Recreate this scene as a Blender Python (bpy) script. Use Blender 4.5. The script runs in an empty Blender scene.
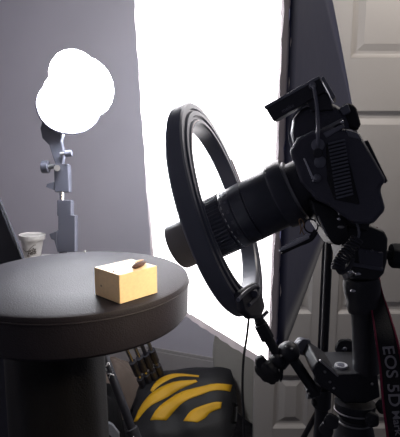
import bpy, bmesh, math, random
from mathutils import Vector as V, Matrix
random.seed(4)
R = math.radians
sc = bpy.context.scene
# ---------------------------------------------------------------- camera, world, exposure
H, PITCH, F = 1.30, R(9.0), 450.0
cd = bpy.data.cameras.new('view_camera'); cam = bpy.data.objects.new('view_camera', cd)
sc.collection.objects.link(cam); sc.camera = cam
cam.location = (0, 0, H); cam.rotation_euler = (R(90) - PITCH, 0, 0)
cd.sensor_fit = 'HORIZONTAL'; cd.sensor_width = 36; cd.lens = 36 * F / 400
cd.clip_start = .02
sc.view_settings.view_transform = 'Standard'; sc.view_settings.look = 'None'
sc.view_settings.exposure = 0.0; sc.view_settings.gamma = 1; sc.view_settings.use_curve_mapping = False
world = bpy.data.worlds.new('world'); sc.world = world; world.use_nodes = True
bg = world.node_tree.nodes['Background']; bg.inputs[0].default_value = (.74, .74, .95, 1); bg.inputs[1].default_value = .06
SOFT_E, LAMP_E, RING_E = 3.4, 80.0, 27.0       # the three lamps of the set: softbox cloth, stand lamp, ring light

# the room's ceiling lamp, to the right above the photographer
ld = bpy.data.lights.new('ceiling_lamp', 'AREA'); ld.shape = 'DISK'; ld.size = .35; ld.energy = 9; ld.color = (1, .93, .86)
lo = bpy.data.objects.new('ceiling_lamp', ld); sc.collection.objects.link(lo); lo.location = (1.0, 1.10, 2.30)
lo.rotation_euler = (V((.8, 1.5, 1.0)) - V(lo.location)).to_track_quat('-Z', 'Y').to_euler()

# ---------------------------------------------------------------- pixel / depth to world point
CR = Matrix.Rotation(R(90) - PITCH, 3, 'X')
CP = V((0, 0, H))
def D3(x, y, z): return CR @ V((x, y, z))            # camera-axes direction to world
def P(px, py, d): return CP + CR @ V(((px - 200) / F * d, (218.5 - py) / F * d, -d))
def ray(px, py): return (CR @ V(((px - 200) / F, (218.5 - py) / F, -1))).normalized()
def onpl(px, py, C, n):
    r = ray(px, py); return CP + r * ((C - CP).dot(n) / r.dot(n))
def onz(px, py, z): return onpl(px, py, V((0, 0, z)), V((0, 0, 1)))
UP = V((0, 0, 1))

# ---------------------------------------------------------------- materials
def mat(name, col, rough=.5, metal=0, spec=.5, bump=0, bscale=60, var=.12, vscale=8, emit=None, coat=0, fabric=False, sheen=0):
    m = bpy.data.materials.new(name); m.use_nodes = True
    nt = m.node_tree; n = nt.nodes; L = nt.links; b = n['Principled BSDF']
    b.inputs['Roughness'].default_value = rough; b.inputs['Metallic'].default_value = metal
    b.inputs['Specular IOR Level'].default_value = spec; b.inputs['Coat Weight'].default_value = coat
    b.inputs['Sheen Weight'].default_value = sheen
    tc = n.new('ShaderNodeTexCoord'); no = n.new('ShaderNodeTexNoise'); no.inputs['Scale'].default_value = vscale
    no.inputs['Detail'].default_value = 5
    L.new(tc.outputs['Object'], no.inputs['Vector'])
    rp = n.new('ShaderNodeValToRGB'); L.new(no.outputs['Fac'], rp.inputs['Fac'])
    rp.color_ramp.elements[0].position = .3; rp.color_ramp.elements[1].position = .7
    rp.color_ramp.elements[0].color = [c * (1 - var) for c in col] + [1]
    rp.color_ramp.elements[1].color = [min(1, c * (1 + var)) for c in col] + [1]
    L.new(rp.outputs['Color'], b.inputs['Base Color'])
    if bump:
        bt = n.new('ShaderNodeTexNoise'); bt.inputs['Scale'].default_value = bscale; bt.inputs['Detail'].default_value = 3
        L.new(tc.outputs['Object'], bt.inputs['Vector'])
        bp = n.new('ShaderNodeBump'); bp.inputs['Strength'].default_value = bump; bp.inputs['Distance'].default_value = .002
        L.new(bt.outputs['Fac'], bp.inputs['Height']); L.new(bp.outputs['Normal'], b.inputs['Normal'])
    if emit:
        b.inputs['Emission Color'].default_value = (*emit[0], 1); b.inputs['Emission Strength'].default_value = emit[1]
    return m
M = {}
M['wall'] = mat('wall_paint', (.70, .67, .73), .85, bump=.25, bscale=250, var=.03, vscale=2)
M['trim'] = mat('trim_paint', (.50, .47, .46), .45, var=.03)
M['door'] = mat('door_paint', (.47, .44, .415), .42, bump=.08, bscale=90, var=.03, vscale=4)
M['floor'] = mat('dark_carpet', (.035, .033, .036), .95, bump=.8, bscale=600, var=.4, vscale=40)
M['leather'] = mat('black_leatherette', (.016, .014, .021), .62, spec=.3, bump=.3, bscale=420, var=.15, vscale=12)
M['skirt'] = mat('black_cloth', (.006, .006, .008), .9, bump=.4, bscale=300, var=.3)
M['plastic'] = mat('black_plastic', (.030, .031, .042), .45, bump=.10, bscale=500, var=.1)  # black lifted towards blue in the colour, imitating lens veil glare
M['lensm'] = mat('lens_satin_black', (.044, .047, .064), .30, bump=.05, bscale=800, var=.08)  # bluish lift of the black barrel stands in for veil glare
M['rubber'] = mat('black_rubber', (.016, .017, .022), .7, bump=.4, bscale=900, var=.15)
M['body'] = mat('camera_body_black', (.066, .068, .095), .46, bump=.35, bscale=900, var=.1)  # black lightened in the colour to imitate soft fill and bluish veil glare
M['ringm'] = mat('ring_light_plastic', (.16, .17, .21), .34, bump=.04, bscale=400, var=.06)  # black housing painted lighter: veil glare is put into its colour
M['tripodm'] = mat('tripod_black', (.014, .015, .021), .5, bump=.1, bscale=500, var=.1)
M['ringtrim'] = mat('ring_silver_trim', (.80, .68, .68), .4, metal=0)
M['chrome'] = mat('chrome', (.75, .76, .80), .18, metal=1, var=.03)
M['alu'] = mat('bright_aluminium', (.62, .62, .66), .3, metal=.2, var=.03)
M['steel'] = mat('dull_steel', (.35, .35, .36), .4, metal=.8, var=.1)
M['sbside'] = mat('softbox_black_nylon', (.030, .034, .085), .6, bump=.3, bscale=30, var=.1, sheen=.15)  # black cloth; the navy cast is veil glare mixed into the colour
M['sbrim'] = mat('softbox_white_rim', (.62, .55, .56), .8, bump=.2, bscale=60)
M['sbglow'] = mat('softbox_diffuser', (.8, .8, .8), .8, var=.02, emit=((1, .955, .97), SOFT_E))
M['lampglow'] = mat('lamp_diffuser', (.9, .9, .9), .5, var=.02, emit=((.93, .95, 1), LAMP_E))
M['ringglow'] = mat('ring_diffuser', (.9, .9, .9), .5, var=.02, emit=((1, .80, .55), RING_E))
M['greyp'] = mat('grey_plastic', (.09, .095, .125), .45, var=.1)
M['camgrey'] = mat('camera_grey', (.20, .205, .25), .4, var=.1)
M['greyrim'] = mat('lamp_rim_grey', (.10, .10, .13), .4, var=.05)
M['white'] = mat('white_print', (.75, .75, .75), .6, var=.03)
M['strapprint'] = mat('strap_print', (.30, .29, .31), .6, var=.03)
M['dimprint'] = mat('grey_print', (.16, .16, .20), .6, var=.03)
M['paper'] = mat('cup_card', (.42, .40, .38), .55, var=.04)
M['flower'] = mat('cup_print_brown', (.045, .035, .025), .6, var=.3)
M['red'] = mat('strap_red_stitch', (.20, .012, .045), .7)
M['strap'] = mat('strap_webbing', (.010, .010, .013), .8, bump=.5, bscale=700)
M['yellow'] = mat('yellow_nylon', (.72, .40, .012), .55, bump=.3, bscale=120, var=.12)
M['nylon'] = mat('black_nylon', (.009, .009, .011), .6, bump=.4, bscale=120, var=.2)
M['beige'] = mat('beige_cloth', (.24, .19, .16), .9, bump=.5, bscale=160, var=.15)
M['greycloth'] = mat('pale_grey_cloth', (.33, .31, .28), .85, bump=.2, bscale=60, var=.06)
M['greybag'] = mat('grey_print_cloth', (.34, .35, .38), .8, bump=.3, bscale=100, var=.1)
M['oak'] = mat('underside_wood', (.30, .19, .11), .6, var=.2, vscale=20)
M['pupa'] = mat('brown_seed_pod', (.060, .018, .010), .6, bump=.6, bscale=700, var=.5, vscale=160)
M['husk'] = mat('pale_husk', (.55, .33, .16), .5, var=.2, vscale=200)
M['teal'] = mat('dark_blue_nylon', (.016, .018, .030), .75, bump=.3, bscale=150, var=.12)
# pine with growth rings, stretched along the grain
m = mat('pine_wood', (.88, .66, .38), .5, bump=.1, bscale=200, var=.05, vscale=30); M['pine'] = m
nt = m.node_tree; n = nt.nodes
mp = n.new('ShaderNodeMapping'); mp.inputs['Scale'].default_value = (1.2, 9, 9)
nz = [x for x in n if x.type == 'TEX_NOISE' and abs(x.inputs['Scale'].default_value - 30) < 1e-4][0]
tc = [x for x in n if x.type == 'TEX_COORD'][0]
nt.links.new(tc.outputs['Object'], mp.inputs['Vector']); nt.links.new(mp.outputs['Vector'], nz.inputs['Vector'])

# ---------------------------------------------------------------- mesh builder
WL = {}
def rootof(p): return WL[p.name] if p is not None else V((0, 0, 0))
class MB:
    def __init__(s): s.v = []; s.f = []
    def add(s, vs, fs):
        k = len(s.v); s.v += [V(x) for x in vs]; s.f += [[i + k for i in f] for f in fs]; return s
    def box(s, c, ax, ay, az, sx, sy, sz):
        q = [c + ax * (sx / 2 * i) + ay * (sy / 2 * j) + az * (sz / 2 * k) for k in (-1, 1) for j in (-1, 1) for i in (-1, 1)]
        return s.add(q, [(0, 2, 3, 1), (4, 5, 7, 6), (0, 1, 5, 4), (2, 6, 7, 3), (0, 4, 6, 2), (1, 3, 7, 5)])
    def abox(s, x0, x1, y0, y1, z0, z1):
        return s.box(V(((x0 + x1) / 2, (y0 + y1) / 2, (z0 + z1) / 2)), V((1, 0, 0)), V((0, 1, 0)), V((0, 0, 1)), x1 - x0, y1 - y0, z1 - z0)
    def prism(s, pts, ext):
        n_ = len(pts)
        s.add(pts + [p + ext for p in pts], [list(range(n_))[::-1], list(range(n_, 2 * n_))] + [(i, (i + 1) % n_, n_ + (i + 1) % n_, n_ + i) for i in range(n_)])
        return s
    def lathe(s, o, ax, prof, seg=48, closed=False, flute=None, a0=0, a1=2 * math.pi):
        ax = ax.normalized(); e = ax.cross(V((.3, .5, .81))).normalized(); g = ax.cross(e)
        full = abs(a1 - a0 - 2 * math.pi) < 1e-6; ns = seg if full else seg + 1
        vs = []
        for (t, r) in prof:
            for k in range(ns):
                a = a0 + (a1 - a0) * k / seg; rr = max(r, 1e-5)
                if flute and r > flute[0]: rr -= flute[1] * (1 if (k // 2) % 2 else 0)
                vs.append(o + ax * t + (e * math.cos(a) + g * math.sin(a)) * rr)
        fs = []; m_ = len(prof)
        for i in range(m_ if closed else m_ - 1):
            for k in range(seg):
                k2 = (k + 1) % ns; j = (i + 1) % m_
                fs.append((i * ns + k, i * ns + k2, j * ns + k2, j * ns + k))
        return s.add(vs, fs)
    def cyl(s, a, b, r0, r1=None, seg=20):
        r1 = r0 if r1 is None else r1; L_ = (b - a).length
        return s.lathe(a, b - a, [(0, 0), (0, r0), (L_, r1), (L_, 0)], seg)
    def tube(s, pts, r, seg=8, flat=None):
        rs = r if isinstance(r, (list, tuple)) else [r] * len(pts)
        up = None; rings = []
        for i, p in enumerate(pts):
            t = (pts[min(i + 1, len(pts) - 1)] - pts[max(i - 1, 0)]).normalized()
            if up is None: up = t.cross(V((.31, .83, .46))).normalized()
            up = (up - t * up.dot(t)).normalized(); w = t.cross(up)
            rings.append([p + (up * math.cos(a) + w * math.sin(a)) * rs[i] for a in [2 * math.pi * k / seg for k in range(seg)]])
        k0 = sum(rings, []); n_ = len(pts)
        fs = [(i * seg + k, i * seg + (k + 1) % seg, (i + 1) * seg + (k + 1) % seg, (i + 1) * seg + k) for i in range(n_ - 1) for k in range(seg)]
        fs += [list(range(seg))[::-1], [(n_ - 1) * seg + k for k in range(seg)]]
        return s.add(k0, fs)
    def sphere(s, c, r, ax=UP, sq=1, seg=20):
        prof = [(-r * sq * math.cos(math.pi * k / 12), r * math.sin(math.pi * k / 12)) for k in range(13)]
        return s.lathe(c, ax, prof, seg)
    def build(s, name, m, parent=None, bevel=0, seg=2, smooth=True, solid=0, sub=0, ang=35, base=None):
        if parent is not None: o0 = WL[parent.name]
        elif base is not None: o0 = base
        else:
            o0 = V(((min(v.x for v in s.v) + max(v.x for v in s.v)) / 2, (min(v.y for v in s.v) + max(v.y for v in s.v)) / 2, min(v.z for v in s.v)))
        me = bpy.data.meshes.new(name); me.from_pydata([v - o0 for v in s.v], [], s.f)
        bm = bmesh.new(); bm.from_mesh(me); bmesh.ops.remove_doubles(bm, verts=bm.verts, dist=2e-6)
        bmesh.ops.dissolve_degenerate(bm, edges=bm.edges, dist=1e-6)
        bmesh.ops.recalc_face_normals(bm, faces=bm.faces); bm.to_mesh(me); bm.free()
        me.materials.append(M[m] if isinstance(m, str) else m)
        if smooth:
            me.polygons.foreach_set('use_smooth', [True] * len(me.polygons)); me.set_sharp_from_angle(angle=R(ang))
        o = bpy.data.objects.new(name, me); sc.collection.objects.link(o)
        if parent is not None: o.parent = parent
        else: o.location = o0
        WL[o.name] = o0
        if solid:
            q = o.modifiers.new('s', 'SOLIDIFY'); q.thickness = solid; q.offset = 0
        if bevel:
            q = o.modifiers.new('b', 'BEVEL'); q.width = bevel; q.segments = seg; q.limit_method = 'ANGLE'; q.angle_limit = R(40); q.harden_normals = True
        if sub:
            q = o.modifiers.new('u', 'SUBSURF'); q.levels = sub; q.render_levels = sub
        return o
def tag(o, label, cat, group=None):
    o['label'] = label; o['category'] = cat
    if group: o['group'] = group
    return o
def thing(name, label, cat, loc, group=None):
    o = bpy.data.objects.new(name, None); sc.collection.objects.link(o); o.location = loc; o.empty_display_size = .05
    WL[o.name] = V(loc); return tag(o, label, cat, group)
def struct(o): o['kind'] = 'structure'; return o
def smoothpath(pts, k=8):
    out = []
    q = [pts[0]] + list(pts) + [pts[-1]]
    for i in range(1, len(q) - 2):
        for j in range(k):
            t = j / k; a, b, c, d = q[i - 1], q[i], q[i + 1], q[i + 2]
            out.append(.5 * ((2 * b) + (c - a) * t + (2 * a - 5 * b + 4 * c - d) * t * t + (3 * b - a - 3 * c + d) * t ** 3))
    out.append(pts[-1]); return out
def textmesh(txt, size, fn, name, m, parent, ext=.0004):
    """lettering: flat glyph outlines mapped through fn(x, y, z) onto the thing that carries them"""
    cu = bpy.data.curves.new('t', 'FONT'); cu.body = txt; cu.size = size; cu.extrude = ext; cu.resolution_u = 4; cu.offset = size * .012
    cu.align_x = 'LEFT'
    to = bpy.data.objects.new('t', cu); sc.collection.objects.link(to); bpy.context.view_layer.update()
    me = bpy.data.meshes.new_from_object(to.evaluated_get(bpy.context.evaluated_depsgraph_get()))
    b = MB(); b.v = [fn(v.co.x, v.co.y, v.co.z) for v in me.vertices]; b.f = [list(p.vertices) for p in me.polygons]
    bpy.data.objects.remove(to); bpy.data.curves.remove(cu); bpy.data.meshes.remove(me)
    return b.build(name, m, parent, smooth=False)
X, Y = V((1, 0, 0)), V((0, 1, 0))

# ================================================================ room
struct(MB().abox(-2.2, 1.6, -.6, 3.6, -.05, 0).build('floor', 'floor'))
# back wall, turned about 21 degrees so that it comes nearer on the right
wd = V((1, -.39, 0)).normalized(); wn = V((-.39, -1, 0)).normalized()
w0 = V((0, 2.32, 0))
def wallbox(u0, u1, z0, z1, t0, t1):
    return MB().box(w0 + wd * ((u0 + u1) / 2) + wn * ((t0 + t1) / 2) + UP * ((z0 + z1) / 2), wd, wn, UP, u1 - u0, t1 - t0, z1 - z0)
struct(wallbox(-1.75, 1.25, 0, 2.5, -.1, 0).build('wall_back', 'wall'))
struct(MB().abox(-1.75, -1.65, -.6, 2.75, 0, 2.5).build('wall_left', 'wall'))
b = wallbox(-1.62, .9, .0, .155, .001, .014); c_ = wallbox(-1.62, .9, .155, .175, .001, .009); b.add(c_.v, c_.f)
c_ = wallbox(-1.62, .9, 0, .02, .014, .026); b.add(c_.v, c_.f)
struct(b.build('baseboard_back', 'trim', bevel=.003))

# six-panel door leaf, standing open in front of the wall
DY, DX0, DX1 = 1.75, .228, .998
door = MB()
cols = [(.275, .440), (.560, .875)]
cols = [(.308, .455), (.560, .915)]
rows = [(.12, .36), (.63, 1.435), (1.63, 1.95)]
xs = [DX0, cols[0][0], cols[0][1], cols[1][0], cols[1][1], DX1]; zs = [.012, rows[0][0], rows[0][1], rows[1][0], rows[1][1], rows[2][0], rows[2][1], 2.04]
for (xa, xb) in ((xs[0], xs[1]), (xs[2], xs[3]), (xs[4], xs[5])): door.abox(xa, xb, DY, DY + .035, zs[0], zs[-1])
for (za, zb) in ((zs[0], zs[1]), (zs[2], zs[3]), (zs[4], zs[5]), (zs[6], zs[7])):
    for (xa, xb) in cols: door.abox(xa, xb, DY, DY + .035, za, zb)
dl = struct(door.build('door_1', 'door', smooth=False))
dl.modifiers.new('b', 'BEVEL').width = .0015
for (xa, xb) in cols:
    for (za, zb) in rows:
        # moulded recess: sloping sides down to a ditch, then a raised field with bevelled border
        pb = MB(); steps = [(0, .0005), (.010, .009), (.016, .012), (.026, .012), (.050, .004)]
        rings = []
        for (ins, dep) in steps:
            rings.append([V((xa + ins, DY + dep, za + ins)), V((xb - ins, DY + dep, za + ins)), V((xb - ins, DY + dep, zb - ins)), V((xa + ins, DY + dep, zb - ins))])
        vs = sum(rings, []); fs = []
        for i in range(len(rings) - 1):
            for k in range(4): fs.append((i * 4 + k, i * 4 + (k + 1) % 4, (i + 1) * 4 + (k + 1) % 4, (i + 1) * 4 + k))
        fs.append([len(vs) - 4 + k for k in range(4)])
        k0 = len(vs); vs += [V((xa, DY + .03, za)), V((xb, DY + .03, za)), V((xb, DY + .03, zb)), V((xa, DY + .03, zb))]
        fs.append((k0, k0 + 3, k0 + 2, k0 + 1)); fs += [(k, (k + 1) % 4, k0 + (k + 1) % 4, k0 + k) for k in range(4)]
        pb.add(vs, fs).build('door_panel', 'door', dl, ang=12)

# ================================================================ softbox
BR = P(271, 371, .95); zb = BR.z
BL = onz(155, 295.5, zb); 
TR = P(272, 371, .95) + V((.004, -.03, .98)); TL = BL + V((-.040, -.06, .98))
cen = (BR + BL + TR + TL) / 4
nf = (BR - BL).cross(TR - BR).normalized()
if nf.y > 0: nf = -nf                                        # front normal, to the left and towards the camera
sb = thing('softbox', 'large rectangular softbox with glowing white front cloth and black side panels', 'softbox', V((cen.x + .12, cen.y + .2, 0)))
apex = cen - nf * .40 + V((.058, 0, .0))
def quadgrid(c00, c10, c11, c01, nu, nv, fn):
    vs = []; fs = []
    for j in range(nv + 1):
        for i in range(nu + 1):
            u, v = i / nu, j / nv
            vs.append((c00 * (1 - u) + c10 * u) * (1 - v) + (c01 * (1 - u) + c11 * u) * v + fn(u, v))
    for j in range(nv):
        for i in range(nu):
            a = j * (nu + 1) + i; fs.append((a, a + 1, a + nu + 2, a + nu + 1))
    return vs, fs
def bow(u, v): return nf * (.020 * math.sin(math.pi * u) * math.sin(math.pi * v))
ins = .03
def lerp4(u, v): return (BL * (1 - u) + BR * u) * (1 - v) + (TL * (1 - u) + TR * u) * v
b = MB(); b.add(*quadgrid(lerp4(.02, .012), lerp4(.985, .012), lerp4(.985, .988), lerp4(.02, .988), 16, 24, bow))
b.build('front_diffuser', 'sbglow', sb, solid=.002)
# white rim cloth round the front edge, slightly puckered
def edge_pt(t):
    t = t % 4; k = int(t); f = t - k; c = [BL, BR, TR, TL, BL]; return c[k] * (1 - f) + c[k + 1] * f
N = 160; vs = []; fs = []
for i in range(N):
    p = edge_pt(4 * i / N); q = cen + (p - cen) * .965; w = .0035 * math.sin(i * 1.9) + .002 * math.sin(i * .7)
    vs += [q + nf * .001, p + nf * (.004 + w * .5), p - nf * (.014 + w), q - nf * .012]
for i in range(N):
    for k in range(4): fs.append((i * 4 + k, i * 4 + (k + 1) % 4, ((i + 1) % N) * 4 + (k + 1) % 4, ((i + 1) % N) * 4 + k))
MB().add(vs, fs).build('rim', 'sbrim', sb)
corners = [BL, BR, TR, TL]
back = []
ax_ = -nf
e1 = (BR - BL).normalized(); e2 = ax_.cross(e1).normalized()
if e2.z < 0: e2 = -e2
back = [apex + (-e1 - e2) * .055, apex + (e1 - e2) * .055, apex + (e1 + e2) * .055, apex + (-e1 + e2) * .055]
for k in range(4):
    a, c = corners[k] - nf * .013, corners[(k + 1) % 4] - nf * .013; d_, e_ = back[(k + 1) % 4], back[k]
    outw = ((a + c + d_ + e_) / 4 - (cen + apex) / 2).normalized()
    # rods flex outwards: the panels bulge along their length and sag a little between rods
    def fn(u, v): return outw * (.006 * math.sin(math.pi * v ** .85) - .018 * math.sin(math.pi * u) * math.sin(math.pi * v))
    MB().add(*quadgrid(a, c, d_, e_, 12, 12, fn)).build('side_panel', 'sbside', sb, solid=.003)
MB().lathe(apex - ax_ * .01, ax_, [(0, .04), (0, .062), (.012, .062), (.016, .045), (.045, .045), (.05, 0)], 32).build('lamp_housing', 'plastic', sb, bevel=.002)
# its stand: pole behind and three legs
pb_ = apex + ax_ * .035
pb_ = pb_ + V((-.040, .02, -.05)); foot = V((pb_.x, pb_.y, 0))
MB().cyl(pb_ + UP * -.03, apex + ax_ * .03, .011).build('tilt_bracket', 'plastic', sb)
MB().cyl(V((foot.x, foot.y, .05)), pb_ - V((0, 0, .04)), .013, .009).build('stand_pole', 'plastic', sb)
for k in range(3):
    a = k * 2 * math.pi / 3 + .3
    MB().cyl(V((foot.x, foot.y, .45)), foot + V((math.cos(a) * .2, math.sin(a) * .14, .012)), .009).build('stand_leg', 'plastic', sb)

# ================================================================ round padded stool / table
ST = 1.07; SC = onz(78, 275.5, ST); SR = .185
e = onz(189.5, 277.5, ST); SR = (V((e.x, e.y, 0)) - V((SC.x, SC.y, 0))).length * .985
st = thing('round_table', 'round table with black leatherette drum top and dark cloth base under the wooden block', 'table', V((SC.x, SC.y, 0)))
base = V((SC.x, SC.y, 0)); o = base + UP * ST
MB().lathe(o, UP, [(0, 0), (0, SR * .5), (-.0005, SR - .006), (-.003, SR - .001), (-.006, SR), (-.0105, SR), (-.064, SR - .001), (-.069, SR - .005), (-.069, SR - .05)], 96).build('padded_top', 'leather', st)
def torus(b_, c, ax, Rr, r, seg=96, s2=8, a0=0, a1=2 * math.pi):
    prof = [(r * math.sin(2 * math.pi * k / s2), Rr + r * math.cos(2 * math.pi * k / s2)) for k in range(s2)]
    return b_.lathe(c, ax, prof, seg, closed=True, a0=a0, a1=a1)
torus(MB(), o + UP * -.0125, UP, SR + .0004, .0016).build('piping', 'leather', st)
MB().lathe(o - UP * .069, UP, [(0, 0), (0, SR - .02), (-.012, SR - .03), (-.012, 0)], 64).build('underside_board', 'oak', st)
br_ = .086
prof = [(-.01, 0), (0, 0)]
vs = []; fs = []; nsg = 96; nz_ = 14
for j in range(nz_ + 1):
    z = .0 + (ST - .082) * j / nz_
    for k in range(nsg):
        a = 2 * math.pi * k / nsg; rr = (br_ + .012 * (1 - j / nz_)) * (1 + .030 * math.sin(a * 9 + 1.3 * math.sin(j * .5)) * (.4 + .6 * (1 - j / nz_)))
        vs.append(base + V((math.cos(a) * rr * 1.02 - .048, math.sin(a) * rr, z)))
for j in range(nz_):
    for k in range(nsg): fs.append((j * nsg + k, j * nsg + (k + 1) % nsg, (j + 1) * nsg + (k + 1) % nsg, (j + 1) * nsg + k))
fs.append(list(range(nsg))); fs.append([nz_ * nsg + k for k in range(nsg)])
MB().add(vs, fs).build('cloth_base', 'skirt', st, ang=60)

# a white crumb on the table
tag(MB().sphere(onz(85, 252.5, ST) + UP * .0022, .0028, UP, .8, 12).build('bead', 'white'), 'tiny white bead lying on the far rim of the round table top', 'bead')

# ================================================================ wooden block and seed pod
pB = onz(120, 304.5, ST); pC = onz(157.5, 293, ST); pA = onz(97.5, 294, ST)
u = (pC - pB); wl = u.length; u.normalize(); v = UP.cross(u).normalized(); dp = (pA - pB).dot(v)
if dp < 0: v = -v; dp = -dp
dp = max(dp, .045); hb = .0445
blk = thing('wood_block', 'pale pine block with a seed pod on top, near the edge of the round table', 'block', pB + u * wl / 2 + v * dp / 2)
me_b = MB().box(pB + u * wl / 2 + v * dp / 2 + UP * (hb / 2 + .0003), u, v, UP, wl, dp, hb).build('body', 'pine', blk, bevel=.0012)
me_b.rotation_euler = (0, 0, 0)
for (px, py) in ((113.5, 271.8), (125, 264.5)):
    q = onz(px, py, ST + hb); 
    MB().lathe(q + UP * .0012, UP, [(-.002, .0016), (0, .0016), (0, .0009), (-.0008, .0007), (-.0008, 0)], 12).build('nail_hole', 'oak', blk)
qn = onpl(102.5, 286.5, pB, v.cross(UP)); 
MB().lathe(pB + v * dp * .72 - u * .0001 + UP * hb * .42, -u, [(-.001, .0016), (.0003, .0016), (.0003, .0008), (-.0005, 0)], 12).build('nail_hole', 'oak', blk)
q = onz(139.5, 264.5, ST + hb + .004); dirp = (onz(147, 261.5, ST + hb + .004) - onz(132, 267.5, ST + hb + .004)); Lp = dirp.length; dirp.normalize()
sp = thing('seed_pod', 'small dark brown spindle-shaped seed pod with pale husk on the pine block', 'seed pod', q - UP * .0045)
prof = [(-Lp / 2 + Lp * k / 16, max(.0002, .0046 * math.sin(math.pi * (k / 16) ** .85) ** .75 * (1 + .06 * (k % 2)))) for k in range(17)]
MB().lathe(q, dirp, prof, 20).build('shell', 'pupa', sp)
side = UP.cross(dirp).normalized()
hp = [q + dirp * (-.010 + .020 * k / 8) + UP * (.0050 + .0010 * math.sin(k * .4)) + side * (.0022 - .0004 * k) for k in range(9)]
vs = []; fs = []
for k, p in enumerate(hp):
    w = .0022 * math.sin(math.pi * (k + .6) / 9.2); vs += [p - side * w, p + side * w + UP * .0006]
for k in range(8): fs.append((2 * k, 2 * k + 1, 2 * k + 3, 2 * k + 2))
MB().add(vs, fs).build('husk', 'husk', sp, solid=.0006)

# ================================================================ lamp on stand (left)
LD = 1.22
c1 = P(68.5, 101, LD - .02); c2 = P(85, 85, LD + .0)
ax = (D3(.60, .42, -.55)).normalized()                     # from the dish towards the far end of the bulb
px = LD / F
foot = V((P(63, 250, LD).x, P(63, 250, LD).y, 0))
ls = thing('studio_lamp', 'glowing round studio lamp on a grey stand behind the round table', 'lamp', foot)
# overlapping round tubes of a big coiled daylight bulb, from lower left to upper right
d1 = MB().sphere(P(70.5, 102, LD), 31 * px, ax, .80, 36).build('frosted_globe', 'lampglow', ls)
MB().sphere(P(76, 80.5, LD + .03), 30.5 * px, ax, .80, 36).build('frosted_globe', 'lampglow', ls)
MB().sphere(P(87, 87, LD + .02), 30 * px, ax, .80, 36).build('frosted_globe', 'lampglow', ls)
dn = D3(-.22, -.26, -.94).normalized()
dc = P(69, 104.5, LD + .020)
MB().lathe(dc, dn, [(0.0, 31.5 * px), (.004, 32.5 * px), (.014, 31 * px), (.034, 22 * px), (.060, 13 * px), (.062, 0), (.056, 0), (.052, 12 * px), (.030, 21 * px), (.010, 30.5 * px)], 48).build('reflector_dish', 'greyrim', ls)
# neck bracket tapering down to the tilt joint
pts = [P(x, y, LD + .03) for x, y in ((43, 118), (40, 128), (42, 138), (49, 145), (53, 158), (56, 166), (62, 166), (64, 152), (61, 141), (63, 133), (58, 127), (50, 122))]
MB().prism(pts, D3(0, 0, -.022)).build('neck_bracket', 'greyp', ls, bevel=.003)
def pb2(name, x0, y0, x1, y1, m='greyp', d=LD + .03, dep=.03, par=None, bev=.002, lean=0):
    pts = [P(x0, y0, d), P(x1, y0, d), P(x1 + lean, y1, d), P(x0 + lean, y1, d)]
    return MB().prism(pts, D3(0, 0, -dep)).build(name, m, par or ls, bevel=bev)
pb2('tilt_joint', 53.5, 164, 68, 192, lean=1)
MB().cyl(P(42, 167, LD + .04), P(49, 167, LD + .04), 6.5 * px, seg=12).build('tilt_knob', 'greyp', ls, bevel=.002)
MB().cyl(P(48, 167, LD + .04), P(57, 166, LD + .04), 2.6 * px).build('knob_screw', 'steel', ls)
MB().cyl(P(60, 154, LD + .02), P(66, 153.5, LD + .02), 1.8 * px).build('knob_screw', 'steel', ls)
MB().cyl(P(65, 154, LD + .02), P(72, 153, LD + .02), 3.4 * px, seg=12).build('lock_knob', 'greyp', ls, bevel=.0015)
MB().prism([P(x, y, LD + .03) for x, y in ((54, 182), (47, 184), (46, 187), (54, 190))], D3(0, 0, -.01)).build('clip', 'greyp', ls)
MB().cyl(P(57, 168, LD + .018), P(57, 168, LD + .035), 3.2 * px).build('bolt', 'steel', ls)
MB().cyl(P(61.5, 191, LD + .045), P(61.6, 202, LD + .045), 2.8 * px).build('spigot', 'chrome', ls)
pb2('stand_collar', 57, 200, 71, 216)
pb2('stand_collar', 58, 215, 75, 231)
pb2('lower_clamp', 57, 230, 75, 252)
MB().prism([P(x, y, LD + .03) for x, y in ((57, 231), (49, 234), (51, 239), (54, 240), (57, 251))], D3(0, 0, -.02)).build('lock_lever', 'greyp', ls, bevel=.002)
MB().cyl(V((foot.x, foot.y, .12)), P(63, 248, LD + .045), .013, .011).build('pole', 'greyp', ls)
for k in range(3):
    a = k * 2 * math.pi / 3 + .9
    MB().cyl(V((foot.x, foot.y, .42)), foot + V((math.cos(a) * .26, math.sin(a) * .26, .010)), .009).build('leg', 'plastic', ls)

# ================================================================ cup on small stand
CD = 1.55
cz = P(35, 259, CD).z
tt = P(48, 258, CD); tt.z = cz; tb = V((P(38, 259, CD).x, P(38, 259, CD).y, 0))
pst = thing('side_table', 'small white round side table behind the black table, carrying the cup', 'table', tb)
MB().lathe(tb + UP * cz, UP, [(0, 0), (0, .072), (-.004, .075), (-.014, .075), (-.018, .07), (-.018, 0)], 40).build('table_top', 'paper', pst)
MB().cyl(tb + UP * .01, tb + UP * (cz - .018), .014).build('leg', 'paper', pst)
MB().lathe(tb, UP, [(0, .11), (.008, .11), (.012, .10), (.02, .02), (.02, 0)], 40).build('base', 'paper', pst)
cb = P(32.5, 258, CD); cb.z = cz
cup = thing('paper_cup', 'white takeaway cup with rimmed lid and brown floral print', 'cup', cb)
cax = V((.035, 0, 1)).normalized()
MB().lathe(cb, cax, [(0, 0), (0, .026), (.02, .029), (.062, .036), (.080, .0385)], 40).build('cup_wall', 'paper', cup)
MB().lathe(cb + cax * .080, cax, [(-.010, .0385), (-.009, .0425), (.002, .0440), (.006, .0440), (.007, .0415), (.003, .039), (.0025, .010), (.004, .006), (.004, 0)], 40).build('lid', 'paper', cup)
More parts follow.
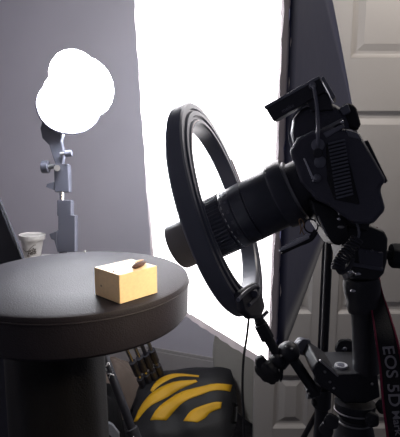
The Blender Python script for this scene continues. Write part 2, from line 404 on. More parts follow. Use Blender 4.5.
def cuppt(a, t, e_=.0005):
    r = .026 + (.0385 - .026) * t / .08 + e_ + .0006
    return cb + cax * t + V((math.sin(a) * r, -math.cos(a) * r, 0))
for (a, t, s_) in ((.10, .030, .0075), (.32, .026, .0055), (.50, .038, .0065), (.62, .028, .005), (-.10, .018, .004)):
    b = MB()
    for k in range(5):
        s2_ = s_ * 1.35; th = k * 1.2566 + a; q_ = [(math.cos(th) * s2_ * f - math.sin(th) * g * s2_, math.sin(th) * s2_ * f + math.cos(th) * g * s2_) for f, g in ((.1, 0), (.55, .28), (1, 0), (.55, -.28))]
        b.add([cuppt(a + x_ / .03, t + y_) for x_, y_ in q_], [(0, 1, 2, 3)])
    b.build('printed_flower', 'flower', cup, solid=.0006)
b = MB().tube([cuppt(-.75 + .16 * k, .044 - .012 * math.sin(k * .55), .0003) for k in range(10)], .0009, 6); b.build('printed_stem', 'flower', cup)

# ================================================================ dark case leaning at left
o1 = [P(x, y, 1.14) for x, y in ((-52, 120), (0, 197), (27, 256), (34, 300), (10, 437), (-50, 437))]
n0 = D3(0, 0, -1)
fl = V((P(0, 300, 1.14).x, P(0, 300, 1.14).y, 0))
bx = [P(-66, 100, 1.16), P(-7, 188, 1.16), P(23, 262, 1.16)]
bot = [V((bx[2].x + .05, bx[2].y - .05, .0)), V((bx[0].x - .06, bx[0].y - .05, .0))]
lc = thing('equipment_case', 'dark fabric panel with slanted top edge standing at the left edge of the frame', 'case', V((bx[1].x, bx[1].y, 0)))
b = MB().prism(bx + bot, V((0, .022, 0))); b.build('shell', 'teal', lc, bevel=.006, seg=3)
MB().tube(smoothpath([p + V((0, -.001, .0)) for p in bx], 6), .0028, 8).build('piping', 'rubber', lc)

# ================================================================ ring light
Rc = P(220, 208.5, .60); el = R(16.5)
nr = D3(math.cos(el) * math.cos(R(17.5)), math.cos(el) * math.sin(R(17.5)), math.sin(el)).normalized()
RO, RI, TH = .1430, .1130, .022
rl = thing('ring_light', 'black ring light around the long lens, its cord hanging from the mount', 'ring light', Rc - UP * .16)
prof = [(-TH, RO - .003), (-TH + .003, RO), (-.002, RO), (0, RO - .002), (0, RO - .0085), (-.0025, RO - .0095), (-.0025, RO - .0115), (.0015, RO - .0125), (.0015, RO - .018), (-.001, RO - .0195),
        (-.001, RO - .0225), (.001, RO - .0235), (.001, RI + .002), (-.001, RI), (-TH + .002, RI), (-TH, RI + .002), (-TH, RI + .004), (-TH + .007, RI + .004), (-TH + .007, RO - .006), (-TH, RO - .006)]
MB().lathe(Rc + nr * TH / 2, nr, prof, 128, closed=True).build('housing', 'ringm', rl)
MB().lathe(Rc - nr * (TH / 2 - .0066), -nr, [(0, RI + .004), (0, RI + .0045), (.002, RI + .006), (.002, RO - .008), (0, RO - .0065)], 128, closed=True).build('diffuser', 'ringglow', rl)
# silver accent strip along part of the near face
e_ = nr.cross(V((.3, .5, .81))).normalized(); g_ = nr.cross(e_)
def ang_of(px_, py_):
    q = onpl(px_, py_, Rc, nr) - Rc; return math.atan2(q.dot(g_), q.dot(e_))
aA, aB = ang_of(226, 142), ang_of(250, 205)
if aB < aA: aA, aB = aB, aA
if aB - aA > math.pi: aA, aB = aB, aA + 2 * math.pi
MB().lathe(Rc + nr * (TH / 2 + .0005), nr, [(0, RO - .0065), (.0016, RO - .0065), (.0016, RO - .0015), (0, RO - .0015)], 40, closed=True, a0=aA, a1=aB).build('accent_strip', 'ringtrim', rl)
aA, aB = ang_of(186, 160), ang_of(192, 128)
if aB < aA: aA, aB = aB, aA
MB().lathe(Rc + nr * (TH / 2 + .0002), nr, [(0, RI + .004), (.0012, RI + .004), (.0012, RI + .0055), (0, RI + .0055)], 20, closed=True, a0=aA, a1=aB).build('button_strip', 'ringtrim', rl)
# control pod at the bottom
def onring(pxy, off=0): return onpl(pxy[0], pxy[1], Rc + nr * off, nr)
pod = [onring(p, .019) for p in ((240, 291), (248, 286), (257, 281), (262, 292), (266, 308), (262, 318), (252, 318), (245, 311))]
MB().prism(pod, -nr * .009).build('control_pod', 'plastic', rl, bevel=.004, seg=3)
arch = smoothpath([onring(p, .020) for p in ((238, 300), (246, 292), (256, 286), (259, 290), (257, 297), (249, 305))], 6)
MB().tube(arch, .0022, 8).build('pod_rib', 'ringm', rl)
MB().cyl(onring((254, 294), .018), onring((254, 294), .022), .006, .004, 16).build('dial', 'greyp', rl)
AD = .598
MB().cyl(P(257, 314, AD), P(261, 326, AD), .0062).build('mount_stud', 'plastic', rl)
MB().cyl(P(262, 317, AD), P(268, 311, AD), .0026).build('mount_screw', 'steel', rl)
cp = smoothpath([P(249, 316, AD), P(247, 335, AD), P(243.5, 360, AD), P(242.5, 390, AD), P(244, 437, AD), P(243, 520, AD), V((P(245, 437, AD).x + .02, P(245, 437, AD).y, .05)), V((P(245, 437, AD).x + .06, P(245, 437, AD).y + .06, .004)), V((.3, .9, .004))], 10)
MB().tube(cp, .00165, 8).build('cord', 'rubber', rl)

# ================================================================ articulating arm
am = thing('articulating_arm', 'black jointed arm with round wing knob holding the ring light', 'arm', P(290, 372, AD))
MB().cyl(P(259.5, 321, AD), P(262, 326, AD), .0075, seg=16).build('collar', 'tripodm', am)
MB().cyl(P(260.5, 324, AD), P(268, 339, AD), .0092, seg=10).build('nut', 'tripodm', am, bevel=.001)
MB().cyl(P(266, 335, AD), P(283, 364, AD), .0064).build('tube', 'tripodm', am)
jx = D3(1, .9, .4).normalized()
MB().cyl(P(277, 364, AD + .004), P(289, 349, AD + .004), .0125, .0125, 24).build('joint_barrel', 'tripodm', am, bevel=.002)
MB().sphere(P(289, 352, AD), .0145).build('ball_joint', 'tripodm', am)
MB().sphere(P(277, 361, AD - .004), .0105).build('ball_joint', 'tripodm', am)
kc = P(268, 371, AD - .004)
kax = D3(-.62, -.48, .6).normalized()
MB().lathe(kc - kax * .006, kax, [(0, 0), (0, .012), (.002, .0175), (.010, .0185), (.013, .0165), (.015, .010), (.016, 0)], 30, flute=(.0150, .0016)).build('wing_knob', 'rubber', am, bevel=.0006)
MB().prism([P(x, y, AD - .012) for x, y in ((256, 359), (263, 356), (268, 362), (272, 370), (262, 373), (256, 367))], D3(0, 0, -.012)).build('knob_wing', 'rubber', am, bevel=.003)
MB().prism([P(x, y, AD) for x, y in ((280, 366), (284, 365), (283, 378), (281, 383), (279, 377))], D3(0, 0, -.006)).build('lever', 'rubber', am, bevel=.001)
MB().lathe(P(300, 346, AD + .03), D3(.3, .2, 1), [(0, 0), (0, .0105), (.003, .0125), (.012, .0125), (.015, .010), (.015, 0)], 24, flute=(.011, .001)).build('rear_knob', 'greyp', am)
MB().cyl(P(291, 356, AD), P(315, 392, AD), .0072).build('tube', 'tripodm', am)
MB().prism([P(x, y, AD - .006) for x, y in ((306, 391), (315, 384), (322, 388), (321, 396), (311, 399))], D3(0, 0, -.016)).build('end_block', 'tripodm', am, bevel=.002)
for q_ in ((281, 356), (286, 347), (292, 349), (275, 367), (309, 394)):
    MB().sphere(P(q_[0], q_[1], AD - .014), .0016, seg=10).build('bolt', 'steel', am)

# ================================================================ light stand (thin pole) holding the arm
PD = .63
tp = P(330, 226, PD); pf = V((tp.x, tp.y, 0))
ps = thing('light_stand', 'thin black upright stand pole between the ring-light arm and the tripod', 'stand', pf)
MB().cyl(V((pf.x, pf.y, .30)), V((pf.x, pf.y, tp.z)), .0062, .0054).build('pole', 'tripodm', ps)
MB().cyl(V((pf.x, pf.y, .30)), V((pf.x, pf.y, P(320, 384, PD).z)), .0095, .0095).build('lower_tube', 'tripodm', ps)
zc = P(320, 390, PD).z
MB().cyl(V((pf.x, pf.y, zc - .012)), V((pf.x, pf.y, zc + .014)), .014, seg=12).build('collar', 'tripodm', ps, bevel=.002)
cc = V((pf.x, pf.y, P(318, 413, PD).z))
MB().cyl(cc - UP * .016, cc + UP * .016, .0135, seg=12).build('collar', 'tripodm', ps, bevel=.002)
MB().cyl(cc, cc + V((-.024, -.004, .004)), .004).build('screw', 'steel', ps)
for (dx, dz, r) in ((-.020, .012, .0075), (-.013, -.006, .006)):
    MB().sphere(cc + V((dx, -.004, dz)), r, X, .6).build('wing_knob', 'rubber', ps)
for k in range(3):
    a = k * 2 * math.pi / 3 + .5
    MB().cyl(V((pf.x, pf.y, .62)), pf + V((math.cos(a) * .15, math.sin(a) * .15, .008)), .006).build('leg', 'tripodm', ps)

# ================================================================ lens
Fp = P(178, 246, .640); Rp = P(306, 184, .575)
la = (Rp - Fp); LL = la.length; la.normalize()
zc_ = D3(0, 0, 1); s_ax = (zc_ - la * zc_.dot(la)).normalized(); u_ax = la.cross(s_ax).normalized()
if u_ax.z < 0: u_ax = -u_ax
ln = thing('camera_lens', 'long black telephoto lens passing through the ring light', 'lens', Fp + la * LL / 2 - UP * .05)
def lt(px_, py_): 
    q = onpl(px_, py_, Fp, s_ax); return (q - Fp).dot(la)
def lr(px_, py_):
    q = onpl(px_, py_, Fp, s_ax); return abs((q - Fp).dot(u_ax))
t1 = .052
MB().lathe(Fp, la, [(.030, .026), (.004, .030), (.0, .0315), (0, .0335), (.002, .0345), (t1, .0350), (t1 + .001, .030)], 64).build('front_barrel', 'plastic', ln)
MB().lathe(Fp, la, [(.026, 0), (.020, .014), (.022, .0275), (.024, .0275)], 48).build('front_glass', mat('lens_glass', (.01, .01, .02), .05, coat=1), ln)
MB().lathe(Fp, la, [(t1, .030), (t1, .0385), (t1 + .003, .0400), (t1 + .005, .0400)], 64).build('front_collar', 'lensm', ln)
MB().lathe(Fp, la, [(t1 + .0045, .0385), (t1 + .0045, .0412), (t1 + .036, .0412), (t1 + .036, .0385)], 192, flute=(.0400, .0011)).build('focus_ring', 'lensm', ln, ang=25)
t2 = t1 + .037
MB().lathe(Fp, la, [(t2, .036), (t2, .0405), (t2 + .0012, .0409), (t2 + .014, .0409), (t2 + .015, .0400), (t2 + .0165, .0400), (t2 + .017, .0412), (t2 + .0325, .0412), (t2 + .033, .0395), (t2 + .0345, .0395), (t2 + .035, .0410), (t2 + .072, .0405), (t2 + .074, .0390)], 96).build('barrel', 'lensm', ln)
for k in range(30):
    a = 2 * math.pi * k / 30; rr = .0410
    b = MB(); q = Fp + la * (t2 + .0032) + (u_ax * math.cos(a) + s_ax * math.sin(a)) * rr
    b.box(q, la, (-u_ax * math.sin(a) + s_ax * math.cos(a)), (u_ax * math.cos(a) + s_ax * math.sin(a)), .0010, .0046 if k % 3 else .0026, .0008)
    b.build('scale_mark', 'white', ln, smooth=False)
def on_barrel(t, rad, a0):
    return lambda x, y, z: Fp + la * (t + y) + (u_ax * math.cos(a0 + x / rad) + s_ax * math.sin(a0 + x / rad)) * (rad + .0003 + z)
for txt, a0, t_ in (('24', .50, .008), ('35', .85, .008), ('50', 1.2, .008), ('70', 1.55, .008), ('105', 1.9, .008)):
    textmesh(txt, .0048, on_barrel(t2 + t_, .0409, a0), 'number', 'dimprint', ln, .0002)
t3 = t2 + .073
MB().lathe(Fp, la, [(t3 - .003, .037), (t3 - .003, .0435), (t3, .0445), (t3 + .013, .0445), (t3 + .018, .0430), (t3 + .018, .036)], 96).build('mount_collar', 'lensm', ln)
MB().lathe(Fp, la, [(t3 + .010, 0), (t3 + .010, .034), (t3 + .05, .034), (t3 + .05, 0)], 48).build('mount_barrel', 'plastic', ln)
MB().lathe(Fp, la, [(t3 + .018, .030), (t3 + .018, .0385), (t3 + .0215, .0385), (t3 + .0215, .030)], 64).build('mount_ring', 'steel', ln)

# ================================================================ camera body, its side plane is parallel to the lens axis
tm = t3 + .0215
Bo = Fp + la * tm                                   # on the axis, at the lens mount
def bp(px_, py_, off): return onpl(px_, py_, Bo + s_ax * off, s_ax)
cm = thing('dslr_camera', 'black DSLR camera body on the tripod head, lens pointing down at the table', 'camera', Bo - UP * .075)
SO, TK = .048, .090
out = ((289, 151), (297, 138), (312, 131), (330, 127), (348, 129), (360, 134), (372, 155), (387, 181), (380, 188), (386, 210), (373, 225), (352, 224), (330, 207), (315, 200), (300, 182))
MB().prism([bp(x, y, SO) for x, y in out], -s_ax * TK).build('body', 'body', cm, bevel=.005, seg=3)
# prism hump, narrower than the body
hump = ((293, 147), (290, 133), (292, 119), (300, 109), (312, 103), (328, 101), (337, 105), (345, 111), (351, 128), (346, 140), (320, 150))
MB().prism([bp(x, y, .024) for x, y in hump], -s_ax * .050).build('prism_hump', 'body', cm, bevel=.008, seg=4)
arc = smoothpath([bp(x, y, .027) for x, y in ((296, 158), (291, 146), (289, 132), (292, 119), (300, 109), (311, 103))], 6)
MB().tube(arc, .0012, 8).build('strobe_edge', 'camgrey', cm)
MB().prism([bp(x, y, .020) for x, y in ((337, 109), (348, 102), (356, 106), (361, 124), (358, 131), (347, 127))], -s_ax * .028).build('eyecup', 'rubber', cm, bevel=.004, seg=3)
MB().prism([bp(x, y, .026) for x, y in ((339, 108), (348, 103), (351, 112), (343, 116))], -s_ax * .028).build('viewfinder', 'ringm', cm, bevel=.002)
MB().prism([bp(x, y, .030) for x, y in ((322, 128), (342, 118), (344, 121), (324, 132))], -s_ax * .004).build('strap_bar', 'steel', cm, bevel=.0008)
MB().prism([bp(x, y, .050) for x, y in ((323, 133), (343, 124), (345, 127), (326, 138))], -s_ax * .006).build('strap_bar', 'camgrey', cm, bevel=.0008)
MB().sphere(bp(342, 122, .034), .0022).build('strap_lug', 'chrome', cm)
MB().lathe(bp(318, 145, SO), s_ax, [(0, .0075), (.003, .0075), (.004, .006), (.004, 0)], 24).build('port_button', 'camgrey', cm)
MB().lathe(bp(318, 153, SO), s_ax, [(-.001, .0055), (.004, .0055), (.005, .0045), (.005, 0)], 24).build('port_button', 'plastic', cm)
MB().lathe(bp(320, 162, SO), s_ax, [(0, .0068), (.0025, .0068), (.004, .004), (.0042, 0)], 24).build('port_button', 'ringm', cm)
MB().sphere(bp(317, 178, SO + .001), .0048).build('release_button', 'camgrey', cm)
MB().sphere(bp(313, 181, SO + .004), .0016).build('release_pin', 'chrome', cm)
MB().prism([bp(x, y, SO + .0015) for x, y in ((303, 158), (305, 158), (314, 178), (312, 180))], -s_ax * .004).build('mount_edge', 'chrome', cm, bevel=.0005)
# rubber port cover and ribbed grip area
MB().prism([bp(x, y, SO + .002) for x, y in ((326, 143), (343, 141), (351, 168), (360, 205), (334, 200), (327, 180))], -s_ax * .004).build('port_cover', 'rubber', cm, bevel=.002)
for k in range(16):
    y0 = 143 + k * 3.6; x0 = 328 + k * .55
    MB().cyl(bp(x0, y0 + 1, SO + .003), bp(x0 + 17, y0 - 3.2, SO + .003), .0012, seg=6).build('grip_rib', 'ringm', cm)
MB().prism([bp(x, y, .012) for x, y in ((365, 141), (368, 140), (388, 181), (385, 184))], -s_ax * .060).build('rear_screen', 'plastic', cm, bevel=.001)
MB().lathe(bp(325, 122, -.035), u_ax, [(-.02, .013), (.004, .013), (.006, .012), (.006, 0)], 32, flute=(.0125, .0008)).build('mode_dial', 'rubber', cm)
MB().prism([bp(x, y, SO + .002) for x, y in ((345, 129), (358, 133), (362, 140), (349, 137))], -s_ax * .01).build('control_panel', 'ringm', cm, bevel=.001)

# flash trigger / transmitter box clipped above the lens
tg = thing('wireless_trigger', 'slim black box with cable clipped over the camera, above the lens', 'trigger', bp(300, 112, .03))
TOF = .036
box = ((264.5, 106.5), (319, 76.5), (336, 98), (318, 104), (306, 105), (273.5, 121.5))
MB().prism([bp(x, y, TOF) for x, y in box[:2] + ((326, 91),) + box[5:]], -s_ax * .028).build('case', 'plastic', tg, bevel=.0015)
MB().prism([bp(x, y, TOF + .001) for x, y in ((263.5, 106.5), (319, 75.5), (320.5, 78), (265, 109))], -s_ax * .030).build('top_plate', 'camgrey', tg, bevel=.0006)
MB().prism([bp(x, y, TOF + .002) for x, y in ((321, 77), (324, 76), (336, 97), (333, 99))], -s_ax * .055).build('end_clip', 'camgrey', tg, bevel=.001)
MB().prism([bp(x, y, TOF - .003) for x, y in ((305, 99), (328, 92), (334, 110), (312, 112))], -s_ax * .04).build('shoe_foot', 'plastic', tg, bevel=.002)
MB().lathe(bp(312.5, 86, TOF), s_ax, [(0, .0042), (.008, .0038), (.009, 0)], 16).build('plug', 'camgrey', tg)
cab = smoothpath([bp(312.5, 86, TOF + .008), bp(314, 89, TOF + .010), bp(316, 100, TOF + .010), bp(317.5, 115, TOF + .010), bp(318, 130, TOF + .014), bp(317.5, 143, SO + .006), bp(318, 146, SO + .003)], 6)
MB().tube(cab, .0021, 10).build('cable', 'camgrey', tg)
for (x, y) in ((309, 106), (311, 111)): MB().sphere(bp(x, y, TOF - .001), .0015).build('indicator', 'greyrim', tg)
o0 = bp(282.5, 113, TOF + .0002); xd = (bp(300, 103.3, TOF) - bp(283, 112.5, TOF)).normalized(); yd = s_ax.cross(xd); yd = yd if yd.z > 0 else -yd
textmesh('meike', .0065, lambda x, y, z: o0 + xd * x + yd * y + s_ax * z, 'lettering', 'dimprint', tg, .0003)

# ================================================================ tripod with head
TD = .575
ft = V((P(364, 340, TD).x, P(364, 340, TD).y, 0))
tr = thing('tripod', 'black tripod with blocky pan head and oval level, carrying the camera', 'tripod', ft)
def tpr(name, pts, d, dep, m='tripodm', bev=.002, par=None, seg=2):
    return MB().prism([P(x, y, d) for x, y in pts], D3(0, 0, -dep)).build(name, m, par or tr, bevel=bev, seg=seg)
# quick-release plate and clamp
tpr('quick_release_plate', ((313, 200), (324, 196), (350, 212), (371, 222), (368, 232), (345, 224), (330, 218)), .545, .06)
tpr('clamp', ((309, 198), (345, 212), (349, 236), (341, 246), (333, 244), (318, 222)), .54, .04, bev=.003)
lv = smoothpath([P(279, 250.5, .535), P(286, 247, .535), P(297, 241.5, .535), P(308, 236, .535)], 5)
MB().tube(lv, [.0016 + .0018 * min(1, k / 8) for k in range(len(lv))], 10).build('clamp_lever', 'alu', tr)
MB().tube(smoothpath([P(x, y, .537) for x, y in ((281, 252), (297, 244.5), (310, 239), (316, 231))], 5), .0034, 10).build('lever_arm', 'tripodm', tr)
MB().tube(smoothpath([P(x, y, .535) for x, y in ((305, 236), (302, 230), (304, 224), (301, 219), (299, 221), (301, 228), (300, 234))], 5), .0007, 6).build('wire_loop', 'oak', tr)
torus(MB(), P(311, 226, .55), D3(.1, .2, 1).normalized(), .0085, .0010, 32).build('split_ring', 'tripodm', tr)
MB().cyl(P(318, 216, .53), P(327, 236, .53), .0011).build('clamp_edge', 'steel', tr)
MB().sphere(P(340, 213, .528), .0030, seg=12).build('screw', 'chrome', tr)
MB().sphere(P(339, 219, .528), .0022, seg=12).build('screw', 'chrome', tr)
MB().sphere(P(341, 227, .528), .0022, X, 1.8, 12).build('screw', 'steel', tr)
# pan head
tpr('pan_head', ((341, 240), (347, 226), (356, 222), (372, 225), (386, 231), (389, 239), (388, 262), (385, 274), (379, 280), (373, 283), (352, 280), (347, 262)), .555, .055, bev=.005, seg=3)
tpr('head_plate', ((358, 248), (384, 252), (383, 272), (360, 268)), .552, .01, 'body', .002)
tpr('head_band', ((350, 262), (384, 268), (383, 271), (350, 266)), .551, .01, 'greyp', .0006)
for (x, y, r) in ((372, 251, .0022), (379, 253, .0016), (366, 252, .0015)): MB().sphere(P(x, y, .552), r, seg=10).build('bolt', 'greyp', tr)
MB().lathe(P(386, 255, .58), D3(1, -.05, .1), [(0, 0), (0, .006), (.006, .006), (.006, .0145), (.009, .0165), (.020, .0165), (.023, .014), (.023, 0)], 28, flute=(.015, .0012)).build('side_knob', 'rubber', tr)
MB().cyl(P(352, 272, .56), P(345, 276, .55), .004).build('lock_lever', 'steel', tr)
for (x, y) in ((351, 272), (358, 274), (353, 291)): MB().sphere(P(x, y, .545), .0022, X, 1.6, 10).build('bolt', 'chrome', tr)
def rad(w, d=TD): return w / 2 * d / F
def stack(name, rows_, m, d=TD, seg=40, bev=0):
    b_ = P(rows_[0][0], rows_[0][1], d); t_ = P(rows_[-1][0], rows_[-1][1], d); ax2 = t_ - b_; Lq = ax2.length
    y0_, y1_ = rows_[0][1], rows_[-1][1]
    prof_ = [(0, 0)] + [((r_[1] - y0_) / (y1_ - y0_) * Lq, rad(r_[2], d)) for r_ in rows_] + [(Lq, 0)]
    return MB().lathe(b_, ax2, prof_, seg).build(name, m, tr)
stack('neck', ((361, 279, 34), (361, 284, 36), (362, 292, 35), (363, 300, 31), (363, 306, 33), (364, 312, 30)), 'tripodm')
stack('centre_column', ((364, 310, 26), (364.3, 330, 24.5), (366, 372, 25)), 'tripodm')
MB().prism([P(x, y, .562) for x, y in ((318, 361), (338, 375), (378, 374), (381, 398), (366, 404), (345, 404), (336, 397), (318, 384), (312, 370))], V((0, .066, 0))).build('shoulder', 'tripodm', tr, bevel=.003, seg=3)
E0 = P(338, 375, .562); E1 = P(378, 374, .562); En = (E1 - E0).cross(Y).normalized()
if En.z < 0: En = -En
Lc = onpl(341, 366.5, E0, En)
tpr('shoulder_edge', ((319.5, 361), (321, 360), (339, 376), (337.5, 377)), .560, .004, 'steel', .0004)
lvl = MB().lathe(Lc, En, [(0, .0085), (.0025, .0080), (.0025, .0060), (.0015, .0055), (.0015, 0)], 28).build('bubble_level', 'alu', tr)
MB().lathe(Lc, En, [(0, .0052), (.002, .0045), (.0028, 0)], 20).build('level_glass', 'greyp', lvl)
MB().lathe(P(346, 349, .64), D3(-.3, .2, 1), [(0, 0), (0, .013), (.002, .0155), (.012, .0155), (.014, .013), (.014, 0)], 28, flute=(.014, .0010)).build('shoulder_knob', 'rubber', tr)
MB().sphere(P(345, 349, .622), .0028, seg=12).build('bolt', 'greyp', tr)
for (x, y) in ((334, 388), (325, 372), (330, 382), (372, 384)): MB().sphere(P(x, y, .561), .0018, seg=10).build('bolt', 'steel', tr)
stack('bowl', ((355, 402, 40), (355, 410, 38), (354, 418, 30), (354, 424, 34), (354, 437, 40), (354, 470, 42)), 'tripodm')
for (yy, ww) in ((410, 38.6), (421, 32.5)):
    torus(MB(), P(354.5, yy, TD), (P(354, 400, TD) - P(354, 440, TD)).normalized(), rad(ww), .0012, 40).build('bright_ring', 'steel', tr)
for (x, y, dd) in ((327, 428, .56), (332, 420, .55), (372, 418, .555), (383, 405, .57)):
    MB().lathe(P(x, y, dd), D3(-.4, .1, .9), [(0, 0), (0, .0075), (.002, .009), (.009, .009), (.010, .007), (.010, 0)], 20, flute=(.0085, .0008)).build('leg_lock', 'rubber', tr)
hub = P(354, 455, TD)
MB().cyl(V((hub.x, hub.y, .35)), hub, .014).build('lower_column', 'tripodm', tr)
for k in range(3):
    a = k * 2 * math.pi / 3 - .5
    e2_ = V((math.cos(a), math.sin(a), 0))
    MB().cyl(hub + e2_ * .02 - UP * .01, V((hub.x, hub.y, .008)) + e2_ * .36, .013, .008).build('leg', 'tripodm', tr)

# coiled remote cable, from the camera base down to the head
cc_ = thing('coiled_cable', 'black coiled remote cable looping from camera to tripod head', 'cable', P(345, 268, .53))
MB().tube(smoothpath([P(x, y, .528) for x, y in ((341, 205), (350, 210), (356, 221), (359, 233), (357, 240))], 8), .0016, 8).build('straight_lead', 'ringm', cc_)
pth = smoothpath([P(x, y, .528) for x, y in ((357, 239), (351, 247), (344, 255), (339, 263), (338, 269))], 30)
hx = []; turns = 13
for i, p in enumerate(pth):
    t = (pth[min(i + 1, len(pth) - 1)] - pth[max(i - 1, 0)]).normalized(); a_ = t.cross(V((0, 1, 0))).normalized(); b_ = t.cross(a_)
    # one sample per point is enough for the pitch of the coil once it is resampled below
    hx.append((p, a_, b_))
coil = []; nn = 13 * 14
for i in range(nn + 1):
    f = i / nn * (len(hx) - 1); k = min(int(f), len(hx) - 2); g = f - k
    p = hx[k][0] * (1 - g) + hx[k + 1][0] * g; a = 2 * math.pi * i / 14
    coil.append(p + (hx[k][1] * math.cos(a) + hx[k][2] * math.sin(a)) * .0066)
MB().tube(coil, .00155, 8).build('coil', 'plastic', cc_)
MB().tube(smoothpath([P(x, y, .53) for x, y in ((338, 268), (341, 272), (348, 268), (351, 262), (352, 258))], 6), .0035, 8).build('cable_end', 'plastic', cc_)

# ================================================================ neck strap
SD = .535
cl = [(372, 228, 12), (374, 250, 12), (373, 272, 14), (375, 292, 16), (381, 315, 19), (386.5, 340, 22), (391, 367, 22.5), (394.5, 403, 23), (399.5, 437, 24), (405, 480, 24), (407, 520, 24)]
dep = [.60, .605, .60, .575, .55, .53, .525, .52, .52, .52, .53]
cpts = smoothpath([P(x, y, d) for (x, y, w), d in zip(cl, dep)], 10)
wds = []
for i in range(len(cpts)):
    f = i / 10; k = min(int(f), len(cl) - 2); g = f - k; wds.append((cl[k][2] * (1 - g) + cl[k + 1][2] * g) * SD / F)
face = D3(-.10, 0, 1).normalized(); 
cum = [0]
for i in range(1, len(cpts)): cum.append(cum[-1] + (cpts[i] - cpts[i - 1]).length)
def strap_at(s, w, z):                # s along, w across (-.5 .. .5 metres of width), z out of the face
    s = max(0, min(s, cum[-1] - 1e-6)); k = max(i for i in range(len(cum) - 1) if cum[i] <= s); g = (s - cum[k]) / (cum[k + 1] - cum[k])
    p = cpts[k] * (1 - g) + cpts[k + 1] * g
    k2 = max(0, k - 4); k3 = min(len(cpts) - 1, k + 5); t = (cpts[k3] - cpts[k2]).normalized()
    fn_ = (face - t * face.dot(t)).normalized(); ac = t.cross(fn_).normalized()
    if ac.dot(D3(1, 0, 0)) < 0: ac = -ac
    return p + ac * w + fn_ * (z - 9.0 * w * w)
def wid(s):
    k = max(i for i in range(len(cum)) if cum[i] <= s + 1e-9); return wds[k]
stp = thing('neck_strap', 'black camera neck strap with crimson edging and white lettering hanging at right', 'strap', strap_at(cum[60], 0, 0))
ss = [cum[-1] * k / 90 for k in range(91)]
def ribbon(w0f, w1f, z, name, m, thick, nw=6):
    vs = []; fs = []
    for s in ss:
        w_ = wid(s)
        for j in range(nw + 1):
            f = w0f + (w1f - w0f) * j / nw; vs.append(strap_at(s, f * w_, z))
    for i in range(len(ss) - 1):
        for j in range(nw):
            a = i * (nw + 1) + j; fs.append((a, a + 1, a + nw + 2, a + nw + 1))
    return MB().add(vs, fs).build(name, m, stp, solid=thick)
ribbon(-.5, .5, 0, 'webbing', 'strap', .0022)
ribbon(-.50, -.41, .0014, 'edge_stitching', 'red', .0012, 2)
ribbon(.41, .50, .0014, 'edge_stitching', 'red', .0012, 2)
def s_of(py):
    best = min(range(len(cpts)), key=lambda i: abs(219 - 0 - (218.5 - (CR.transposed() @ (cpts[i] - CP)).y / -(CR.transposed() @ (cpts[i] - CP)).z * F) + (py - 219)))
    return cum[best]
s0 = s_of(344)
textmesh('EOS 5D', .0225, lambda x, y, z: strap_at(s0 + x * .93, -.0078 + y * .82 + .0015, z + .0018), 'lettering', 'strapprint', stp, .0003)
s1 = s_of(410)
textmesh('Mark', .0145, lambda x, y, z: strap_at(s1 + x * .95, -.0060 + y * .8 + .0015, z + .0018), 'lettering', 'strapprint', stp, .0003)

# ================================================================ things on the floor behind the table
# yellow-black striped sandbag slumped against what stands behind it
BC = onz(182, 417, .15); bn = V((-.10, -.62, .76)).normalized(); bu = bn.cross(V((0, 0, 1))).normalized()
if bu.x < 0: bu = -bu
bv = bn.cross(bu).normalized()
if bv.z < 0: bv = -bv
sbg = thing('sandbag', 'black sandbag with yellow curved stripes on the floor behind the table', 'sandbag', V((BC.x, BC.y, 0)))
BW, BH = .222, .212
def bag_xy(px_, py_):
    q = onpl(px_, py_, BC + bn * .06, bn) - BC; return q.dot(bu), q.dot(bv)
def bag_out(x, y):          # outline half width and half height vary so the top rounds off on the left
    return x / BW, (y - .035 * (x / BW)) / BH
def bag_h(x, y):
    a_, b_ = bag_out(x, y); k = 1 - min(1, abs(a_)) ** 3.5; k2 = 1 - min(1, abs(b_)) ** 3.0
    fold = .006 * math.sin(x * 38 + y * 21) + .004 * math.sin(y * 60 - x * 15)
    return .085 * max(0, k * k2) ** .55 + fold * max(0, k * k2)
def bag_pt(x, y, push=0): 
    p = BC + bu * x + bv * y + bn * (bag_h(x, y) + push); p.z = max(p.z, .004); return p
vs = []; fs = []; nu, nv = 40, 40
for sgn in (1, -1):
    k0 = len(vs)
    for j in range(nv + 1):
        for i in range(nu + 1):
            a_, b_ = -1 + 2 * i / nu, -1 + 2 * j / nv
            sq = math.sqrt(max(0, 1 - .32 * b_ * b_)); sp_ = math.sqrt(max(0, 1 - .32 * a_ * a_))
            x = BW * a_ * sq * 1.06; y = BH * b_ * sp_ * 1.04 + .035 * a_
            p = BC + bu * x + bv * y + bn * (sgn * bag_h(x, y) * (1 if sgn > 0 else .9)); p.z = max(p.z, .003 if sgn > 0 else .001); vs.append(p)
    for j in range(nv):
        for i in range(nu):
            q = k0 + j * (nu + 1) + i; fs.append((q, q + 1, q + nu + 2, q + nu + 1))
MB().add(vs, fs).build('sack', 'nylon', sbg, ang=70)
def stripe(top, bottom, nu_=16, nv_=3):
    tp_ = smoothpath([V((x, y, 0)) for x, y in top], 6); bt_ = smoothpath([V((x, y, 0)) for x, y in bottom], 6)
    vs = []; fs = []
    for i in range(nu_ + 1):
        a_ = tp_[round(i / nu_ * (len(tp_) - 1))]; b_ = bt_[round(i / nu_ * (len(bt_) - 1))]
        for j in range(nv_ + 1):
            q = a_.lerp(b_, j / nv_); vs.append(bag_pt(*bag_xy(q.x, q.y), .002))
    for i in range(nu_):
        for j in range(nv_):
            k = i * (nv_ + 1) + j; fs.append((k, k + 1, k + nv_ + 2, k + nv_ + 1))
    MB().add(vs, fs).build('stripe', 'yellow', sbg, solid=.0012, ang=60)
stripe([(151, 392), (157, 381), (168, 374.5), (182, 373.5), (199, 376)], [(153, 394), (161, 386), (172, 380), (185, 377), (199, 378)])
stripe([(133, 421), (142, 405), (157, 391), (174, 384), (196, 381)], [(137, 421), (148, 411), (162, 402), (180, 392), (198, 383)])
